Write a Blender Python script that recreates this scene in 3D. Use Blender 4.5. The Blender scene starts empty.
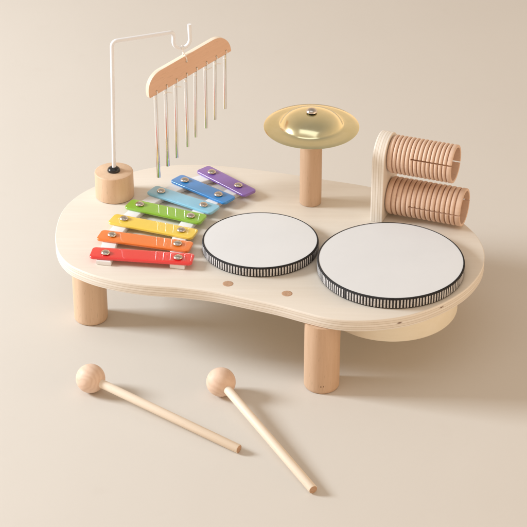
import bpy, bmesh, math, random
from mathutils import Vector, Matrix

random.seed(7)
PI = math.pi
S = 0.001                      # everything below is written in millimetres
H = 88.0                       # height of the table top above the paper
sc = bpy.context.scene
COL = sc.collection
R = math.radians

# ------------------------------------------------------------------ helpers
def lin(r, g, b):
    f = lambda c: c / 12.92 if c <= 0.04045 else ((c + 0.055) / 1.055) ** 2.4
    return (f(r / 255), f(g / 255), f(b / 255), 1.0)

def thing(name, label, cat, loc=(0, 0, 0), rotz=0.0, group=None):
    o = bpy.data.objects.new(name, None)
    COL.objects.link(o)
    o.empty_display_size = 0.02
    o.location = Vector(loc) * S
    o.rotation_euler = (0, 0, rotz)
    o['label'] = label
    o['category'] = cat
    if group:
        o['group'] = group
    return o

def obj(name, bm, mat, parent=None, loc=(0, 0, 0), rot=None, label=None, smooth=40, recalc=True):
    if recalc:
        bmesh.ops.recalc_face_normals(bm, faces=bm.faces[:])
    me = bpy.data.meshes.new(name)
    bmesh.ops.scale(bm, vec=(S, S, S), verts=bm.verts[:])
    bm.to_mesh(me)
    bm.free()
    me.materials.append(mat)
    if smooth:
        me.shade_smooth()
        me.set_sharp_from_angle(angle=R(smooth))
    o = bpy.data.objects.new(name, me)
    COL.objects.link(o)
    o.parent = parent
    o.location = Vector(loc) * S
    if rot is not None:
        o.rotation_euler = rot
    if label:
        o['label'] = label
    return o

def lathe(prof, n=96, bm=None, M=None):
    """revolve (r, z) points about z; r = 0 closes at a pole"""
    bm = bm or bmesh.new()
    rings = []
    for r, z in prof:
        if r <= 1e-6:
            v = Vector((0, 0, z))
            rings.append([bm.verts.new(M @ v if M else v)])
        else:
            ring = []
            for k in range(n):
                a = 2 * PI * k / n
                v = Vector((r * math.cos(a), r * math.sin(a), z))
                ring.append(bm.verts.new(M @ v if M else v))
            rings.append(ring)
    for A, B in zip(rings, rings[1:]):
        for k in range(n):
            j = (k + 1) % n
            if len(A) == 1 and len(B) == 1:
                continue
            if len(A) == 1:
                bm.faces.new((A[0], B[j], B[k]))
            elif len(B) == 1:
                bm.faces.new((A[k], A[j], B[0]))
            else:
                bm.faces.new((A[k], A[j], B[j], B[k]))
    return bm

def rod_prof(r, z0, z1, b=0.8):
    return [(0, z0), (r - b, z0), (r - b * .3, z0 + b * .3), (r, z0 + b), (r, z1 - b), (r - b * .3, z1 - b * .3), (r - b, z1), (0, z1)]

def fillet(pts, rad, n=8):
    out = [Vector(pts[0])]
    for i in range(1, len(pts) - 1):
        p = Vector(pts[i]); a = (Vector(pts[i - 1]) - p); b = (Vector(pts[i + 1]) - p)
        r = rad[i] if isinstance(rad, (list, tuple)) else rad
        if r <= 0:
            out.append(p); continue
        an = a.angle(b)
        t = min(r / math.tan(an / 2), a.length * .48, b.length * .48)
        p0 = p + a.normalized() * t; p1 = p + b.normalized() * t
        for k in range(n + 1):
            s = k / n
            out.append((1 - s) ** 2 * p0 + 2 * s * (1 - s) * p + s * s * p1)
    out.append(Vector(pts[-1]))
    return out

def sweep(pts, r, n=16, bm=None, round_end=False):
    bm = bm or bmesh.new()
    pts = [Vector(p) for p in pts]
    up = None
    rings = []
    for i, p in enumerate(pts):
        t = (pts[min(i + 1, len(pts) - 1)] - pts[max(i - 1, 0)]).normalized()
        if up is None:
            up = t.orthogonal().normalized()
        up = (up - t * up.dot(t)).normalized()
        sd = t.cross(up)
        rr = r(i / (len(pts) - 1)) if callable(r) else r
        rings.append([bm.verts.new(p + rr * (math.cos(2 * PI * k / n) * up + math.sin(2 * PI * k / n) * sd)) for k in range(n)])
    for A, B in zip(rings, rings[1:]):
        for k in range(n):
            j = (k + 1) % n
            bm.faces.new((A[k], A[j], B[j], B[k]))
    bm.faces.new(rings[0][::-1])
    bm.faces.new(rings[-1])
    return bm

def catmull(P, n=6):
    out = []
    m = len(P)
    for i in range(m):
        p0, p1, p2, p3 = (Vector(P[(i + k - 1) % m]) for k in range(4))
        for k in range(n):
            t = k / n
            out.append(0.5 * ((2 * p1) + (p2 - p0) * t + (2 * p0 - 5 * p1 + 4 * p2 - p3) * t * t + (3 * p1 - p0 - 3 * p2 + p3) * t ** 3))
    return out

def rrect(x0, x1, y0, y1, rad, n=8):
    """rounded rectangle outline, rad = radii (x1y1, x0y1, x0y0, x1y0)"""
    pts = []
    for (cx, cy, r, a0) in ((x1, y1, rad[0], 0), (x0, y1, rad[1], 90), (x0, y0, rad[2], 180), (x1, y0, rad[3], 270)):
        ox = cx - r if cx == x1 else cx + r
        oy = cy - r if cy == y1 else cy + r
        for k in range(n + 1):
            a = R(a0 + 90 * k / n)
            pts.append(Vector((ox + r * math.cos(a), oy + r * math.sin(a))))
    return pts

def slab(outline, z0, z1, bevel, holes=(), nb=3):
    """flat board from an outline with holes through it and softened edges (built as a filled 2-D curve, turned into a mesh)"""
    cu = bpy.data.curves.new('tmp', 'CURVE')
    cu.dimensions = '2D'
    cu.fill_mode = 'BOTH'
    cu.extrude = (z1 - z0) / 2 - bevel
    cu.bevel_depth = bevel
    cu.bevel_resolution = nb
    cu.offset = -bevel
    for ring in [outline] + list(holes):
        sp = cu.splines.new('POLY')
        sp.points.add(len(ring) - 1)
        for p, q in zip(sp.points, ring):
            p.co = (q[0], q[1], 0, 1)
        sp.use_cyclic_u = True
    o = bpy.data.objects.new('tmp', cu)
    COL.objects.link(o)
    dg = bpy.context.evaluated_depsgraph_get()
    me = bpy.data.meshes.new_from_object(o.evaluated_get(dg))
    bm = bmesh.new()
    bm.from_mesh(me)
    bpy.data.objects.remove(o); bpy.data.curves.remove(cu); bpy.data.meshes.remove(me)
    bmesh.ops.remove_doubles(bm, verts=bm.verts[:], dist=0.002)
    bmesh.ops.translate(bm, vec=(0, 0, (z0 + z1) / 2), verts=bm.verts[:])
    return bm

def circle(cx, cy, r, n=96, sy=1.0):
    return [Vector((cx + r * math.cos(2 * PI * k / n), cy + sy * r * math.sin(2 * PI * k / n))) for k in range(n)]

# ------------------------------------------------------------------ materials
class Mat:
    def __init__(self, name, color=(.5, .5, .5, 1), rough=.5, metal=0.0, coat=0.0, coat_rough=.1, spec=None):
        self.m = bpy.data.materials.new(name)
        self.m.use_nodes = True
        self.t = self.m.node_tree
        self.b = self.t.nodes['Principled BSDF']
        self.b.inputs['Base Color'].default_value = color
        self.b.inputs['Roughness'].default_value = rough
        self.b.inputs['Metallic'].default_value = metal
        self.b.inputs['Coat Weight'].default_value = coat
        self.b.inputs['Coat Roughness'].default_value = coat_rough
        if spec is not None:
            self.b.inputs['Specular IOR Level'].default_value = spec
    def n(self, kind, **kw):
        nd = self.t.nodes.new(kind)
        for k, v in kw.items():
            if hasattr(nd, k):
                setattr(nd, k, v)
            else:
                nd.inputs[k.replace('_', ' ')].default_value = v
        return nd
    def l(self, a, b):
        self.t.links.new(a, b)
    def coords(self, scale=(1, 1, 1), rot=(0, 0, 0), loc=(0, 0, 0)):
        tc = self.n('ShaderNodeTexCoord')
        mp = self.n('ShaderNodeMapping')
        mp.inputs['Scale'].default_value = scale
        mp.inputs['Rotation'].default_value = rot
        mp.inputs['Location'].default_value = loc
        self.l(tc.outputs['Object'], mp.inputs['Vector'])
        return mp.outputs['Vector']
    def noise(self, vec, scale, detail=4, rough=.55, dist=0.0):
        nd = self.n('ShaderNodeTexNoise')
        nd.inputs['Scale'].default_value = scale
        nd.inputs['Detail'].default_value = detail
        nd.inputs['Roughness'].default_value = rough
        nd.inputs['Distortion'].default_value = dist
        self.l(vec, nd.inputs['Vector'])
        return nd.outputs['Fac']
    def ramp(self, fac, stops, interp='LINEAR'):
        nd = self.n('ShaderNodeValToRGB')
        cr = nd.color_ramp
        cr.interpolation = interp
        while len(cr.elements) < len(stops):
            cr.elements.new(.5)
        for e, (p, c) in zip(cr.elements, stops):
            e.position = p
            e.color = c if len(c) == 4 else (*c, 1)
        self.l(fac, nd.inputs['Fac'])
        return nd.outputs['Color']
    def mix(self, fac, a, b, mode='MIX'):
        nd = self.n('ShaderNodeMix')
        nd.data_type = 'RGBA'
        nd.blend_type = mode
        for src, i in ((fac, 0), (a, 6), (b, 7)):
            if hasattr(src, 'links') or isinstance(src, bpy.types.NodeSocket):
                self.l(src, nd.inputs[i])
            else:
                nd.inputs[i].default_value = src
        return nd.outputs[2]
    def math(self, op, a, b=None, c=None):
        nd = self.n('ShaderNodeMath')
        nd.operation = op
        for i, v in enumerate((a, b, c)):
            if v is None:
                continue
            if isinstance(v, bpy.types.NodeSocket):
                self.l(v, nd.inputs[i])
            else:
                nd.inputs[i].default_value = v
        return nd.outputs[0]
    def bump(self, fac, strength=.1, dist=.0005):
        nd = self.n('ShaderNodeBump')
        nd.inputs['Strength'].default_value = strength
        nd.inputs['Distance'].default_value = dist
        self.l(fac, nd.inputs['Height'])
        self.l(nd.outputs['Normal'], self.b.inputs['Normal'])
    def base(self, col):
        self.l(col, self.b.inputs['Base Color'])
    def sep(self, vec):
        nd = self.n('ShaderNodeSeparateXYZ')
        self.l(vec, nd.inputs[0])
        return nd.outputs

def marks(m, col, knots):
    """small dark pin knots at given places (mm, in the object's own space)"""
    tc = m.n('ShaderNodeTexCoord')
    for (p, rr, ell) in knots:
        vs = m.n('ShaderNodeVectorMath'); vs.operation = 'SUBTRACT'
        m.l(tc.outputs['Object'], vs.inputs[0]); vs.inputs[1].default_value = Vector(p) * S
        vm = m.n('ShaderNodeVectorMath'); vm.operation = 'MULTIPLY'
        m.l(vs.outputs[0], vm.inputs[0]); vm.inputs[1].default_value = ell
        ln = m.n('ShaderNodeVectorMath'); ln.operation = 'LENGTH'
        m.l(vm.outputs[0], ln.inputs[0])
        k = m.ramp(m.math('DIVIDE', ln.outputs['Value'], rr * S), [(.35, (1, 1, 1)), (1, (0, 0, 0))])
        col = m.mix(k, col, (.17, .09, .05, 1))
    return col

def wood(name, light, dark, axis='Z', rough=.5, fleck=.35, grain=1.0, knots=()):
    """straight-grained wood, fibres along the object's own axis"""
    m = Mat(name, light, rough, spec=.35)
    a = {'X': 0, 'Y': 1, 'Z': 2}[axis]
    sc1 = [60 * grain] * 3; sc1[a] = 4
    sc2 = [420 * grain] * 3; sc2[a] = 22
    sc3 = [900] * 3; sc3[a] = 130
    n1 = m.noise(m.coords(sc1), 1, 5, .6, .6)
    n2 = m.noise(m.coords(sc2), 1, 3, .6)
    n3 = m.noise(m.coords(sc3), 1, 2, .5)
    f = m.math('ADD', m.math('MULTIPLY', n1, .65), m.math('MULTIPLY', n2, .35))
    c = m.ramp(f, [(.3, dark), (.5, tuple((x + y) / 2 for x, y in zip(light, dark))), (.68, light)])
    fl = m.ramp(n3, [(.62, (0, 0, 0)), (.74, (1, 1, 1))])
    dk = tuple(x * .72 for x in dark[:3]) + (1,)
    c = m.mix(m.math('MULTIPLY', fl, fleck), c, dk)
    if knots:
        c = marks(m, c, knots)
    m.base(c)
    m.bump(n2, .12, .0002)
    return m.m

BIRCH_L, BIRCH_D = (.775, .72, .64, 1), (.725, .66, .57, 1)
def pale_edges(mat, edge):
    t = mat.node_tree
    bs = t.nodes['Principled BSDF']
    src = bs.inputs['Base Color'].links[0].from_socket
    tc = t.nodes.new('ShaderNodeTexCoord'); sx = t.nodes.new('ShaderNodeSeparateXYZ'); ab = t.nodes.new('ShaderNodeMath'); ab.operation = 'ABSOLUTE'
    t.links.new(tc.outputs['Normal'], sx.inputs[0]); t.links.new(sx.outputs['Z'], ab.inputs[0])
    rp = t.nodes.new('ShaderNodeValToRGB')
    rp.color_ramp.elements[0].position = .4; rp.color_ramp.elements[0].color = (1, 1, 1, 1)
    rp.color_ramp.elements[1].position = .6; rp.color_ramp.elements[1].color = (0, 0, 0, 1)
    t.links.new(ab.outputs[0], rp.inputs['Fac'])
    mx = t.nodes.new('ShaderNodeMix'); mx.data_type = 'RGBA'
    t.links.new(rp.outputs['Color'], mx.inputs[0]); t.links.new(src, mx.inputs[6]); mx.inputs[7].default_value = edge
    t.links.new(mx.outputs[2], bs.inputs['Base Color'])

def birch_ply(name, axis_grain='X', layer_axis='Z', t0=75.5, t1=88.0, knots=()):
    """pale birch plywood: quiet face grain, end layers shown as lines across the thickness"""
    m = Mat(name, BIRCH_L, .45, spec=.35)
    a = {'X': 0, 'Y': 1, 'Z': 2}
    s1 = [28] * 3; s1[a[axis_grain]] = 2.2
    s2 = [240] * 3; s2[a[axis_grain]] = 14
    n1 = m.noise(m.coords(s1), 1, 5, .55, .8)
    n2 = m.noise(m.coords(s2), 1, 3, .6)
    f = m.math('ADD', m.math('MULTIPLY', n1, .7), m.math('MULTIPLY', n2, .3))
    face = m.ramp(f, [(.32, BIRCH_D), (.62, BIRCH_L)])
    tc = m.n('ShaderNodeTexCoord')
    o = m.sep(tc.outputs['Object'])
    z = o[a[layer_axis]]
    lay = m.math('DIVIDE', m.math('SUBTRACT', z, t0 * S), (t1 - t0) * S)
    L, D, W = (.78, .73, .65), (.60, .525, .43), (.84, .80, .735)
    edge = m.ramp(lay, [(0, W), (.13, W), (.15, D), (.20, L), (.34, L), (.36, D), (.42, W), (.55, W), (.57, D), (.63, L), (.76, L), (.78, D), (.83, W), (1, W)])
    sg = [700] * 3; sg[a[layer_axis]] = 90
    n4 = m.noise(m.coords(sg), 1, 2, .5)
    edge = m.mix(m.math('MULTIPLY', n4, .18), edge, (.55, .43, .32, 1))
    nrm = m.sep(tc.outputs['Normal'])[a[layer_axis]]
    is_edge = m.ramp(m.math('ABSOLUTE', nrm), [(.45, (1, 1, 1)), (.6, (0, 0, 0))])
    col = m.mix(is_edge, face, edge)
    col = marks(m, col, knots)
    m.base(col)
    m.bump(n2, .08, .0002)
    return m.m

beech = wood('beech', (.64, .45, .31, 1), (.54, .36, .23, 1))
beech_leg = wood('leg_beech', (.64, .45, .31, 1), (.54, .36, .23, 1), knots=[((-1.2, -17.4, 9), .8, (1, .3, .6)), ((1.4, -17.4, 9.3), .65, (1, .3, .6))])
beech_pink = wood('pink_beech', (.72, .50, .375, 1), (.60, .385, .275, 1), fleck=.5)
beech_post = wood('post_beech', (.71, .52, .365, 1), (.61, .42, .275, 1), fleck=.45)
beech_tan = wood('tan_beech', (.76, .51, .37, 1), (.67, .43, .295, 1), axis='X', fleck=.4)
beech_rib = wood('ridged_beech', (.75, .55, .425, 1), (.64, .445, .325, 1), axis='X', fleck=.5, rough=.55)
stick_wood = wood('stick_wood', (.85, .745, .62, 1), (.78, .665, .53, 1), axis='X', fleck=.2)
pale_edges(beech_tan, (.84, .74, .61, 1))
shell_wood = wood('shell_wood', (.90, .84, .70, 1), (.86, .79, .63, 1), axis='X', fleck=.1)
top_ply = birch_ply('birch_plywood_top', knots=[((130, -101, 81.5), 3.2, (1, .5, 2.6)), ((172, -76, 84), 3.0, (1, .5, 3.2))])
board_ply = birch_ply('birch_plywood_board', axis_grain='Z', layer_axis='X', t0=-13, t1=0)

# mallet ball: curved growth rings
m = Mat('ball_wood', (.74, .53, .40, 1), .5, spec=.35)
v = m.coords((1, 1, 1), (R(35), R(20), R(40)), (.013, .012, .004))
w = m.n('ShaderNodeTexWave'); w.wave_type = 'RINGS'; w.rings_direction = 'X'
w.inputs['Scale'].default_value = 70; w.inputs['Distortion'].default_value = 6; w.inputs['Detail'].default_value = 3; w.inputs['Detail Scale'].default_value = 1.2
m.l(v, w.inputs['Vector'])
n2 = m.noise(m.coords((500, 60, 500), (R(35), R(20), R(40))), 1, 3)
f = m.math('ADD', m.math('MULTIPLY', w.outputs['Fac'], .55), m.math('MULTIPLY', n2, .45))
m.base(m.ramp(f, [(.1, (.70, .50, .375, 1)), (.7, (.76, .565, .435, 1))]))
ball_wood = m.m

# rod ends / plugs: end grain
m = Mat('end_grain', (.42, .25, .145, 1), .65)
n1 = m.noise(m.coords((900, 900, 900)), 1, 3)
m.base(m.ramp(n1, [(.35, (.42, .25, .15, 1)), (.65, (.56, .36, .23, 1))]))
end_grain = m.m

# white lacquered wire
wire_white = Mat('white_lacquer', (.80, .83, .88, 1), .3, spec=.5).m
black_rubber = Mat('black_rubber', (.015, .015, .016, 1), .22).m
cord = Mat('clear_cord', (.86, .85, .83, 1), .3).m

# drum skin
m = Mat('drum_skin', (.80, .775, .755, 1), .62, spec=.25)
n1 = m.noise(m.coords((1, 1, 1)), 900, 3)
n0 = m.noise(m.coords((1, 1, 1)), 25, 3)
m.base(m.ramp(n0, [(.3, (.70, .715, .73, 1)), (.7, (.72, .735, .75, 1))]))
m.bump(n1, .06, .0002)
skin = m.m

def band_material(name, count, z0, z1, seam):
    m = Mat(name, (.02, .02, .02, 1), .75, spec=.25)
    tc = m.n('ShaderNodeTexCoord')
    o = m.sep(tc.outputs['Object'])
    ang = m.math('ARCTAN2', o[1], o[0])
    wob = m.noise(m.coords((260, 260, 60)), 1, 2)
    u = m.math('ADD', m.math('MULTIPLY', ang, count / (2 * PI)), m.math('MULTIPLY', wob, .35))
    fr = m.math('FRACT', u)
    tri = m.math('ABSOLUTE', m.math('SUBTRACT', fr, .5))
    st = m.ramp(tri, [(.215, (1, 1, 1)), (.27, (0, 0, 0))])
    zz = m.math('DIVIDE', m.math('SUBTRACT', o[2], z0 * S), (z1 - z0) * S)
    zz = m.math('ADD', zz, m.math('MULTIPLY', m.math('SUBTRACT', wob, .5), .10))
    zm = m.ramp(zz, [(.07, (0, 0, 0)), (.11, (1, 1, 1)), (.84, (1, 1, 1)), (.89, (0, 0, 0))])
    sm = m.ramp(m.math('ABSOLUTE', m.math('SUBTRACT', ang, seam)), [(.018, (.12, .12, .12)), (.03, (1, 1, 1))])
    n3 = m.noise(m.coords((900, 900, 900)), 1, 2)
    white = m.ramp(n3, [(.3, (.46, .45, .45, 1)), (.7, (.74, .73, .73, 1))])
    blk = m.ramp(n3, [(.3, (.012, .012, .013, 1)), (.7, (.035, .034, .035, 1))])
    fac = m.math('MULTIPLY', m.math('MULTIPLY', st, zm), sm)
    m.base(m.mix(fac, blk, white))
    m.bump(m.math('ADD', m.math('MULTIPLY', fac, .6), m.math('MULTIPLY', n3, .4)), .35, .0004)
    return m.m

# brass
m = Mat('brass', (.80, .66, .31, 1), .27, 1.0)
tc = m.n('ShaderNodeTexCoord')
o = m.sep(tc.outputs['Object'])
rad = m.math('SQRT', m.math('ADD', m.math('MULTIPLY', o[0], o[0]), m.math('MULTIPLY', o[1], o[1])))
cv = m.n('ShaderNodeCombineXYZ'); m.l(rad, cv.inputs[0])
n1 = m.noise(cv.outputs[0], 1600, 3)
n2 = m.noise(m.coords((1, 1, 1)), 60, 4)
m.base(m.ramp(n2, [(.3, (.80, .745, .46, 1)), (.7, (.85, .80, .53, 1))]))
m.l(m.math('ADD', m.math('MULTIPLY', n2, .12), .12), m.b.inputs['Roughness'])
m.bump(n1, .05, .0001)
brass = m.m

nickel = Mat('nickel', (.62, .58, .54, 1), .22, 1.0).m

# chime tubes: plain polished metal, mirroring the bars below them
m = Mat('polished_tube', (.90, .89, .88, 1), .13, 1.0)
n1 = m.noise(m.coords((60, 60, 14)), 1, 2)
m.bump(n1, .15, .0004)
tube_mat = m.m

def lacquer(name, c):
    m = Mat(name, c, .34, coat=1.0, coat_rough=.015)
    m.b.inputs['Coat IOR'].default_value = 1.6
    n1 = m.noise(m.coords((1, 1, 1)), 85, 2)
    n0 = m.noise(m.coords((1, 1, 1)), 1200, 2)
    m.bump(m.math('ADD', n1, m.math('MULTIPLY', n0, .03)), .25, .0008)
    dk = tuple(x * .93 for x in c[:3]) + (1,)
    m.base(m.ramp(m.noise(m.coords((1, 1, 1)), 40, 4), [(.35, dk), (.65, c)]))
    return m.m

felt = Mat('white_felt', (.80, .80, .81, 1), .9, spec=.1)
felt.bump(felt.noise(felt.coords((1, 1, 1)), 2500, 2), .3, .0003)
felt = felt.m

# ------------------------------------------------------------------ the paper
m = Mat('cream_paper', (.66, .575, .485, 1), .62, spec=.25)
n0 = m.noise(m.coords((1, 1, 1)), 3.0, 4, .5)
n1 = m.noise(m.coords((1, .55, 1), (0, 0, R(25))), 6, 3, .45, .3)
n2 = m.noise(m.coords((1, 1, 1)), 1400, 2)
pc = m.ramp(n0, [(.3, (.645, .607, .552, 1)), (.7, (.662, .623, .567, 1))])
n5 = m.noise(m.coords((1, 1, 1)), 22, 2)
n6 = m.noise(m.coords((1, .35, 1), (0, 0, R(50))), 380, 2)
sm = m.ramp(n5, [(.66, (0, 0, 0)), (.78, (1, 1, 1))])
sp = m.ramp(n6, [(.72, (0, 0, 0)), (.80, (1, 1, 1))])
pc = m.mix(m.math('MULTIPLY', sm, .10), pc, (.56, .50, .44, 1))
pc = m.mix(m.math('MULTIPLY', sp, .14), pc, (.50, .44, .38, 1))
m.base(pc)
m.bump(m.math('ADD', m.math('MULTIPLY', n1, 1.0), m.math('MULTIPLY', n2, .04)), .10, .010)
bm = bmesh.new()
N = 60
g = [[bm.verts.new((-3000 + 6000 * i / N, -3000 + 6000 * j / N, 0)) for j in range(N + 1)] for i in range(N + 1)]
for i in range(N):
    for j in range(N):
        bm.faces.new((g[i][j], g[i + 1][j], g[i + 1][j + 1], g[i][j + 1]))
fl = obj('floor', bm, m.m)
fl['kind'] = 'structure'
fl['label'] = 'smooth cream paper sheet under the toy'

# ------------------------------------------------------------------ the table
BIG = (126.4, -11.3); BIG_R = 73.4; BIG_Y = 1.03
SML = (-3.1, 29.8); SML_R = 59.1; SML_Y = .97
outline = [(-214.1, 66), (-213.2, 95), (-209.5, 115), (-203.5, 131.5), (-194.0, 148.2), (-181, 164), (-160.9, 184.7), (-136, 200.5), (-118.8, 208.0), (-100, 212.5),
           (-70, 214), (-35.6, 209), (-3.8, 201.0), (32, 190.5), (63.3, 180), (90, 171.5), (116, 161.5), (154, 139.5), (193, 106), (214, 69), (221.5, 43), (222.9, 18.9),
           (218.5, -7.7), (208.3, -32.5), (194.3, -54), (173.9, -75), (150, -92), (128, -101.5), (104, -106.3), (80.4, -106.5), (59.2, -101.5), (37.7, -91.2), (13, -78.5),
           (-16, -66.5), (-48.3, -54), (-78, -47), (-101.5, -43.8), (-121.2, -40.3), (-143, -33.8), (-164.6, -24.3), (-181.5, -13.2), (-195, -.5), (-205.2, 17.5), (-211.6, 40)]
out2 = catmull(outline, 6)
tb = thing('music_table', 'pale birch plywood kidney shaped table top on round beech legs', 'toy table', (0, 0, 0))
bm = slab(out2, H - 12.5, H, .9, holes=[circle(*BIG, 69.5, 128, BIG_Y), circle(*SML, 55.5, 128, SML_Y)])
obj('tabletop', bm, top_ply, tb, smooth=30)
legbm = lambda: lathe([(0, 0), (15.2, 0), (16.6, .6), (17.3, 2), (17.5, 4), (17.5, H - 12.6), (0, H - 12.6)], 64)
for (x, y, a) in ((-179.3, 38.6, 0), (57.1, -85.6, 0), (-120, 165, 1), (165, 92, 3)):
    obj('leg', legbm(), beech_post if x < -170 else (beech_leg if 50 < x < 60 else beech), tb, (x, y, 0), (0, 0, a))
for (x, y) in ((-34.9, -39.1), (22.9, -57.6)):
    bm = lathe([(0, -.15), (3.0, -.12), (4.6, .1), (5.1, .25), (5.1, -.5)][::1], 32)
    bm.free()
    bm = lathe([(0, .12), (3.5, .14), (5.0, .22), (5.3, .05), (5.3, -.4), (0, -.4)], 32)
    obj('plug', bm, end_grain, tb, (x, y, H))

# ------------------------------------------------------------------ drums
def drum(label, pos, r, sy, h, depth, count, seam):
    d = thing('drum', label, 'drum', (pos[0], pos[1], H), group='white drums set in the table')
    q = Matrix.Diagonal((1, sy, 1, 1))
    # skin: nearly flat, a hair domed, rolled into the band
    prof = [(0, h + .35)] + [(r * .985 * k / 12, h + .35 - .4 * (k / 12) ** 4) for k in range(1, 12)] + [(r - 1.9, h - .05), (r - 1.6, h - .5), (r - 1.6, h - 2)]
    obj('drum_head', lathe(prof, 160, M=q), skin, d)
    z0 = .4
    prof = [(r - 2.2, h - .35), (r - 1.7, h + .28), (r - 1.0, h + .22), (r - .45, h - .25), (r - .3, h - 1), (r - .1, h - 1.5), (r, h * .55), (r - .1, z0 + 1), (r - .5, z0 + .2), (r - 2, z0), (r - 4, z0)]
    obj('drum_band', lathe(prof, 192, M=q), band_material('striped_band', count, z0, h, seam), d)
    rs = r - 5.2
    prof = [(rs - 4, h - 2.5), (rs, h - 2.5), (rs, -depth + 1.2), (rs - .6, -depth + .3), (rs - 1.5, -depth), (rs - 9, -depth), (rs - 9, -depth + 4), (0, -depth + 4)]
    obj('drum_shell', lathe(prof, 128, M=q), shell_wood, d)
    return d
drum('large round white drum with black and white striped band at the right end', BIG, BIG_R, BIG_Y, 11.6, 41, 146, R(-130))
drum('small round white drum with striped band beside the coloured xylophone bars', SML, SML_R, SML_Y, 10.6, 24, 116, R(-27))

# ------------------------------------------------------------------ cymbal
cy = thing('cymbal_stand', 'shiny brass cymbal screwed on top of an upright beech post', 'cymbal', (49.6, 127.6, H))
obj('post', lathe([(0, 0), (10.4, 0), (11.2, .5), (11.5, 1.6), (11.5, 92), (10.8, 93), (0, 93)], 64), beech, cy)
rc = 49.4
zr = 89.5
cq = Matrix.Diagonal((1, 1.06, 1, 1))
prof = [(rc, zr), (rc + .08, zr + .2), (rc - .25, zr + .45), (44, zr + 1.25), (38, zr + 1.9), (34.0, zr + 2.3), (33.0, zr + 2.8), (32.0, zr + 4.1), (30, zr + 6.8), (27, zr + 9.6), (23, zr + 12.0), (18, zr + 13.8), (12, zr + 15.2), (6, zr + 15.7), (0, zr + 15.9)]
under = [(0, zr + 15.2), (6, zr + 15.0), (12, zr + 14.2), (18, zr + 12.6), (23, zr + 10.5), (27, zr + 8.0), (30, zr + 5.5), (32.2, zr + 3.2), (33.6, zr + 2.0), (38, zr + 1.4), (44, zr + .8), (rc - .3, zr)]
bm = lathe(prof, 128, M=cq)
lathe(under, 128, bm, cq)
obj('cymbal', bm, brass, cy)
obj('screw', lathe([(0, zr + 20.8), (2, zr + 20.6), (4.2, zr + 19.6), (5.5, zr + 18.1), (5.9, zr + 17.0), (5.4, zr + 16.7), (3.4, zr + 16.5), (3.2, zr + 15.2), (0, zr + 15.2)], 40), nickel, cy)
bm = lathe([(2.6, zr + 15.6), (4.8, zr + 15.6), (5.1, zr + 15.95), (4.8, zr + 16.3), (2.6, zr + 16.3)], 40)
obj('washer', bm, black_rubber, cy)

# ------------------------------------------------------------------ chime stand
SX, SY = -158.2, 143.0
cs = thing('chime_stand', 'white bent wire hook standing in a beech cylinder block', 'stand', (SX, SY, H))
obj('stand_block', lathe([(0, .3), (19.6, .3), (20.3, .8), (20.5, 1.6), (20.4, 28.2), (20.1, 29.0), (19.4, 29.4), (0, 29.4)], 72), beech_post, cs)
obj('washer', lathe([(2.2, 29.3), (6.6, 29.4), (6.9, 30.4), (6.3, 32.3), (4.6, 33.8), (2.3, 34.3)], 40), black_rubber, cs)
ca, sa = math.cos(R(21)), math.sin(R(21))
LEAN = 4.0
AZ = 178.0
def arm(u, v):
    return (LEAN + u * ca, u * sa, AZ + v)
path = [(0, 0, 20), (LEAN, 0, AZ), arm(65.8, 0)]
path = fillet([(0, 0, 20), (LEAN, 0, AZ), arm(66.4, 0), arm(65.8, -10.5)], [0, 6, 5, 0], 8)[:-1]
path += [Vector(arm(74.8 - 9 * math.cos(t), -10.5 - 9 * math.sin(t))) for t in [PI * k / 18 for k in range(19)]]
path += [Vector(arm(83.6, -3)), Vector(arm(83.3, 6))]
obj('hook_wire', sweep(path, 2.05, 16), wire_white, cs)

# ------------------------------------------------------------------ hanging chime
PSI, TAU = R(40), R(11.5)
hook_bottom = Vector((SX, SY, H)) + Vector(arm(74.8, -19.5))
hc = Vector((hook_bottom.x + 3.0, hook_bottom.y, hook_bottom.z - 14.0))   # hole the bar hangs by
ch = thing('hanging_chime', 'wooden bar of eight thin silvery tubes hanging from the white hook', 'wind chime', hc)
d = Vector((math.cos(PSI) * math.cos(TAU), math.sin(PSI) * math.cos(TAU), math.sin(TAU)))
nrm = Vector((math.sin(PSI), -math.cos(PSI), 0))          # face seen by the viewer
upv = nrm.cross(d).normalized()
if upv.z < 0: upv = -upv
nrm = d.cross(upv)
BM = Matrix((d, upv, nrm)).transposed()
def bl(u, v, w=0):
    return BM @ Vector((u, v, w))
U0, U1, V0, V1, TH = -53.5, 57.5, -17.3, 6.8, 5.5
def barfill():
    o = []
    ol = rrect(U0, U1, V0, V1, (20, 20, 1.2, 1.2), 10)
    hs = [circle(0, 0, 1.3, 16)] + [circle(u, V0 + 4.0, 1.0, 12) for u in HU]
    return slab(ol, -TH / 2, TH / 2, .5, hs)
HU = [U0 + 10 + k * (U1 - U0 - 16.5) / 7 for k in range(8)]
bm = barfill()
obj('chime_bar', bm, beech_tan, ch, (0, 0, 0), BM.to_euler())
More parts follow.
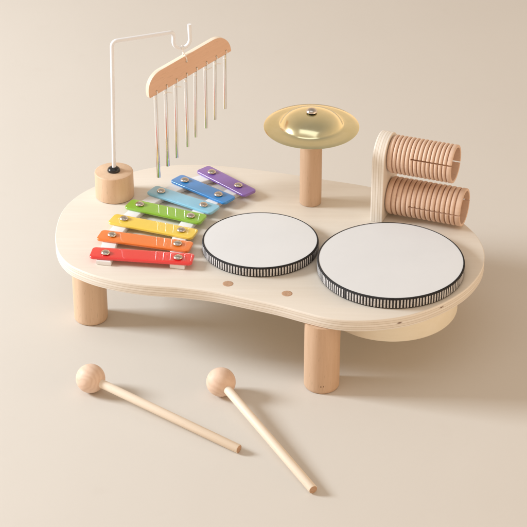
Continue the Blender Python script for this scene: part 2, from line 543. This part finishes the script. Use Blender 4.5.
# cord to the hook: a loop round the wire
hb = hook_bottom - hc
cp = [bl(0, 0, TH / 2 + .5), bl(0, 3.5, TH / 2 + .9), bl(0, 9.2, .9), hb + Vector((1.5, -1.2, -4)), hb + Vector((1.0, -2.8, -.5)), hb + Vector((0, -2.4, 2.2)), hb + Vector((0, 0, 2.9)), hb + Vector((0, 2.4, 1.8)), hb + Vector((.6, 2.2, -1)), hb + Vector((1.2, 1, -4)), bl(0, 9.2, -.9), bl(0, 3.5, -TH / 2 - .9), bl(0, 0, -TH / 2 - .5), bl(0, 0, TH / 2 + .5)]
obj('cord', sweep(fillet(cp, 1.0, 3), .55, 8), cord, ch)
LEN = [96, 90.5, 87.5, 81, 76.5, 73, 69, 63]
for k in range(8):
    p = bl(HU[k], V0 + 4.0, 0)
    L = LEN[k]
    top = -5.0
    prof = [(1.6, top - L), (2.1, top - L), (2.1, top), (1.6, top)]
    bm = lathe(prof + [prof[0]], 24)
    t = obj('chime_tube', bm, tube_mat, ch, p, (R(random.uniform(-.8, .8)), R(random.uniform(-.8, .8)), k))
    q = [bl(0, 0, TH / 2 + .4), bl(0, -2.4, TH / 2 + .8), Vector((0, 0, -5)), Vector((.4, -2.3, -8)), Vector((-.3, -2.3, -9.5))]
    bm = sweep(fillet(q, .8, 3), .5, 8)
    if k in (1, 2, 5, 6):
        sweep([Vector((.3, -2.3, -8.5)), Vector((4, -2.6, -8.0 + random.uniform(-1, 1))), Vector((7 + random.uniform(-1, 2), -2, -7.6 + random.uniform(-1.5, 1.5)))], .5, 8, bm)
    bmesh.ops.create_icosphere(bm, subdivisions=2, radius=1.15, matrix=Matrix.Translation((.1, -2.5, -8.6)))
    s = obj('cord', bm, cord, t)
    s.matrix_parent_inverse = t.matrix_basis.to_3x3().to_4x4().inverted()

# ------------------------------------------------------------------ ridged wooden tubes on a board
A = R(-21)
gz = thing('guiro_rack', 'two ridged hollow beech tubes stacked on an upright arched plywood board', 'guiro', (131.4, 105.0, H), A)
hw, top = 24.0, 91.5
ol = [Vector((-hw, .2)), Vector((hw, .2))] + [Vector((hw * math.cos(t), top - hw + hw * math.sin(t))) for t in [PI * k / 32 for k in range(33)]]
bm = slab(ol, -13, 0, .7)
# outline (x,y) -> (y,z), thickness -> x
bmesh.ops.transform(bm, matrix=Matrix(((0, 0, 1, 0), (1, 0, 0, 0), (0, 1, 0, 0), (0, 0, 0, 1))), verts=bm.verts[:])
obj('board', bm, board_ply, gz)
def guiro(L, n, slot0):
    r, ri = 20.0, 17.0
    prof = []
    cap0 = 3.0
    pitch = (L - cap0) / n
    # outside, groove by groove, then the open end and the bore; slot along two sides
    prof.append((8.5, .0)); prof.append((r - 4.5, .0)); prof.append((r - 2, .8)); prof.append((r - .7, 2.2))
    for k in range(n):
        x = cap0 + k * pitch
        prof += [(r - .3, x + .06 * pitch), (r, x + .22 * pitch), (r, x + .48 * pitch), (r - .3, x + .62 * pitch), (r - .8, x + .70 * pitch), (r - 2.6, x + .72 * pitch), (r - 2.6, x + .92 * pitch), (r - .8, x + .955 * pitch)] if k < n - 1 else [(r - .15, x), (r, x + .25 * pitch), (r, L - 1.0), (r - .4, L - .2), (r - .9, L)]
    prof += [(ri + .6, L), (ri + .1, L - .3), (ri, L - 1), (ri, slot0 * .6), (0, slot0 * .6)]
    prof = [(0, 0)] + prof
    NS = 144
    bm = bmesh.new()
    Mx = Matrix(((0, 0, 1, 0), (1, 0, 0, 0), (0, 1, 0, 0), (0, 0, 0, 1)))   # local z -> x
    lathe(prof, NS, bm, Mx)
    return bm, r
def cut_slot(bm, zc, L, slot0, th=.75):
    """saw the slot through both walls"""
    me = bpy.data.meshes.new('tmp'); bmesh.ops.recalc_face_normals(bm, faces=bm.faces[:]); bm.to_mesh(me); bm.free()
    o = bpy.data.objects.new('tmp', me); COL.objects.link(o)
    b2 = bmesh.new(); bmesh.ops.create_cube(b2, size=1)
    bmesh.ops.scale(b2, vec=(L - slot0 + 10, 60, th * 2), verts=b2.verts[:])
    bmesh.ops.translate(b2, vec=(slot0 + (L - slot0 + 10) / 2, 0, zc), verts=b2.verts[:])
    m2 = bpy.data.meshes.new('tmp2'); b2.to_mesh(m2); b2.free()
    o2 = bpy.data.objects.new('tmp2', m2); COL.objects.link(o2)
    md = o.modifiers.new('b', 'BOOLEAN'); md.operation = 'DIFFERENCE'; md.object = o2; md.solver = 'EXACT'
    dg = bpy.context.evaluated_depsgraph_get()
    me3 = bpy.data.meshes.new_from_object(o.evaluated_get(dg))
    out = bmesh.new(); out.from_mesh(me3)
    for x in (o, o2): bpy.data.objects.remove(x)
    for x in (me, m2, me3): bpy.data.meshes.remove(x)
    return out
for (L, n, s0, z, lab, roll) in ((81, 15, 26, 22.0, None, 0), (69, 15, 26, 70.0, None, -19)):
    bm, r = guiro(L, n, s0)
    bm = cut_slot(bm, 0, L, s0)
    obj('ridged_tube', bm, beech_rib, gz, (0.05, 0, z), (R(roll), 0, 0), lab, smooth=35)
    obj('dowel', lathe([(0, -.5), (7, -.5), (7, .04), (0, .04)], 32), beech, gz, (-.2, 0, z), (0, PI / 2, 0)) if False else None

# ------------------------------------------------------------------ xylophone
xy = thing('xylophone', 'seven coloured metal bars in a rainbow fan on white felt rails', 'xylophone', (-104, 80, H))
XO = Vector((-104, 80, 0))
C = {'red': (.78, .012, .014, 1), 'orange': (.84, .19, .015, 1), 'yellow': (.86, .62, .07, 1), 'green': (.23, .49, .025, 1), 'pale blue': (.24, .57, .78, 1), 'blue': (.015, .24, .64, 1), 'purple': (.225, .105, .46, 1)}
bars = [('red', (-173, 9.6), (-69.8, -4.0), 20.5), ('orange', (-167.6, 45.5), (-72.5, 20.3), 20), ('yellow', (-157.4, 79.6), (-69.2, 46), 20), ('green', (-142, 111.8), (-61.5, 77), 20),
        ('pale blue', (-119.5, 143.0), (-49.6, 97), 19.5), ('blue', (-94.3, 169.0), (-34.7, 118), 19.5), ('purple', (-66.5, 190.6), (-13.5, 134), 19)]
scr = {'red': ((-158.1, 5.6), (-85.1, -3.5)), 'orange': ((-154.5, 42.5), (-86.8, 24.4)), 'yellow': ((-144.1, 75.8), (-84.2, 51.8)), 'green': ((-129.3, 107), (-75.9, 81.5)),
       'pale blue': ((-108.6, 135.8), (-63.2, 105.5)), 'blue': ((-84.1, 160.5), (-47.4, 128.5)), 'purple': ((-55.8, 179), (-26.9, 148.3))}
ZB = 5.2
for name, a, b, wd in bars:
    a, b = Vector(a), Vector(b)
    c = (a + b) / 2
    L = (b - a).length
    an = math.atan2((b - a).y, (b - a).x)
    hl = []
    loc = []
    for s in scr[name]:
        v = Vector(s) - c
        loc.append((v.x * math.cos(an) + v.y * math.sin(an), -v.x * math.sin(an) + v.y * math.cos(an)))
    bm = slab(rrect(-L / 2, L / 2, -wd / 2, wd / 2, (4.2,) * 4, 8), ZB, ZB + 3.0, .9, nb=4)
    bo = obj('xylophone_bar', bm, lacquer('lacquer_' + name.replace(' ', '_'), C[name]), xy, (c.x - XO.x, c.y - XO.y, 0), (0, 0, an), name + ' bar')
    for (u, w) in loc:
        z = ZB + 3.0
        bm = lathe([(0, z + 3.4), (1.5, z + 3.3), (3.3, z + 2.7), (4.3, z + 1.8), (4.6, z + 1.1), (4.3, z + .8), (2.4, z + .7), (2.3, z - 1.0), (0, z - 1.0)], 32)
        so = obj('screw', bm, nickel, bo, (u, max(-1.5, min(1.5, w)), 0), (R(random.uniform(-3, 3)), R(random.uniform(-3, 3)), random.uniform(0, 6)))
def rail(pts, width, h):
    pts = [Vector(p) for p in pts]
    pp = []
    m_ = len(pts)
    for i in range(m_ - 1):
        p0, p1, p2, p3 = pts[max(i - 1, 0)], pts[i], pts[i + 1], pts[min(i + 2, m_ - 1)]
        for k in range(5):
            t = k / 5
            pp.append(0.5 * ((2 * p1) + (p2 - p0) * t + (2 * p0 - 5 * p1 + 4 * p2 - p3) * t * t + (3 * p1 - p0 - 3 * p2 + p3) * t ** 3))
    pp.append(pts[-1])
    Lf, Rt = [], []
    for i, p in enumerate(pp):
        t = (pp[min(i + 1, len(pp) - 1)] - pp[max(i - 1, 0)]).normalized()
        nn = Vector((-t.y, t.x))
        Lf.append(p + nn * width / 2); Rt.append(p - nn * width / 2)
    ol = [q - XO.xy for q in Lf] + [q - XO.xy for q in Rt[::-1]]
    return slab(ol, .05, h, 1.0, nb=3)
ls = [(-159.6, -4.0)] + [scr[b[0]][0] for b in bars] + [(-46, 187)]
rs_ = [(-86, -11)] + [scr[b[0]][1] for b in bars] + [(-19, 155)]
obj('felt_rail', rail(ls, 15.0, ZB - .05), felt, xy)
obj('felt_rail', rail(rs_, 15.0, ZB - .05), felt, xy)

# ------------------------------------------------------------------ mallets
def mallet(label, ball, end):
    r = 14.4
    b = Vector((ball[0], ball[1], r)); e = Vector((end[0], end[1], 4.4))
    t = thing('mallet', label, 'mallet', (b.x, b.y, 0), group='wooden mallets lying in front of the table')
    dv = e - b
    L = dv.length
    yaw = math.atan2(dv.y, dv.x); pit = -math.asin(dv.z / L)
    Mx = Matrix(((0, 0, 1, 0), (1, 0, 0, 0), (0, 1, 0, 0), (0, 0, 0, 1)))
    bm = bmesh.new()
    prof = []
    for k in range(41):
        a = -PI / 2 + PI * k / 40
        prof.append((r * math.cos(a) if 0 < k < 40 else 0, r * math.sin(a)))
    lathe(prof, 64, bm, Mx)
    obj('mallet_head', bm, ball_wood, t, (0, 0, r), (random.uniform(0, 2), pit, yaw))
    bm = bmesh.new()
    lathe([(0, 4), (4.3, 4), (4.3, L - .5), (4.0, L - .1), (3.9, L)], 40, bm, Mx)
    st = obj('stick', bm, stick_wood, t, (0, 0, r), (0, pit, yaw))
    bm = bmesh.new()
    lathe([(3.95, L - .06), (2.5, L + .05), (0, L + .08)], 40, bm, Mx)
    obj('stick_end', bm, end_grain, st)
    return t
mallet('wooden ball mallet closer to the left table leg, its stick lying almost sideways', (-168.8, -96.0), (-22.8, -198.9))
mallet('wooden ball mallet with its stick pointing towards the viewer, closer to the front leg', (-41.4, -102.3), (45.0, -261.1))

# ------------------------------------------------------------------ light, camera
w = bpy.data.worlds.new('World'); sc.world = w; w.use_nodes = True
bg = w.node_tree.nodes['Background']
# a warm studio: bright low walls all round, dimmer towards the ceiling
nt = w.node_tree
tcw = nt.nodes.new('ShaderNodeTexCoord'); sx = nt.nodes.new('ShaderNodeSeparateXYZ'); rw = nt.nodes.new('ShaderNodeValToRGB')
nt.links.new(tcw.outputs['Generated'], sx.inputs[0]); nt.links.new(sx.outputs['Z'], rw.inputs['Fac']); nt.links.new(rw.outputs['Color'], bg.inputs['Color'])
el_ = rw.color_ramp.elements
el_[0].position = .04; el_[0].color = (1.06, .74, .49, 1)
el_[1].position = .95; el_[1].color = (.31, .27, .23, 1)
e2 = el_.new(.30); e2.color = (.66, .50, .36, 1)
bg.inputs['Strength'].default_value = 1.3

def area(name, pos, target, size, power, color, sy=None):
    l = bpy.data.lights.new(name, 'AREA')
    l.shape = 'RECTANGLE'
    l.size = size; l.size_y = sy or size
    l.energy = power; l.color = color
    o = bpy.data.objects.new(name, l)
    COL.objects.link(o)
    o.location = pos
    o.rotation_euler = (Vector(target) - Vector(pos)).to_track_quat('-Z', 'Y').to_euler()
    return o
az, el, dist = R(180 - 7), R(27), 2.4
area('key_lamp', (dist * math.cos(el) * math.cos(az), dist * math.cos(el) * math.sin(az), dist * math.sin(el)), (0, 0, .05), .62, 69, (.87, .95, 1.02))
area('warm_reflector', (1.3, -.55, .5), (.15, -.05, 0), 1.3, 3.6, (1.0, .70, .42), .8)
area('overhead_softbox', (-.2, -.5, 1.8), (0, 0, .05), 1.7, 3.6, (.95, .98, 1.0), .7)

cam = bpy.data.cameras.new('camera')
co = bpy.data.objects.new('camera', cam)
COL.objects.link(co)
E_ = R(30.5)
co.location = (0, -1.9 * math.cos(E_), H * S + 1.9 * math.sin(E_))
co.rotation_euler = (PI / 2 - E_, 0, 0)
cam.sensor_width = 36
cam.lens = 36 * 1900 / 527
cam.clip_start = .05
cam.clip_end = 50
sc.camera = co
sc.view_settings.view_transform = 'Standard'
sc.view_settings.look = 'None'
sc.view_settings.exposure = 0
sc.view_settings.gamma = 1
sc.cycles.max_bounces = 8
sc.cycles.use_denoising = True
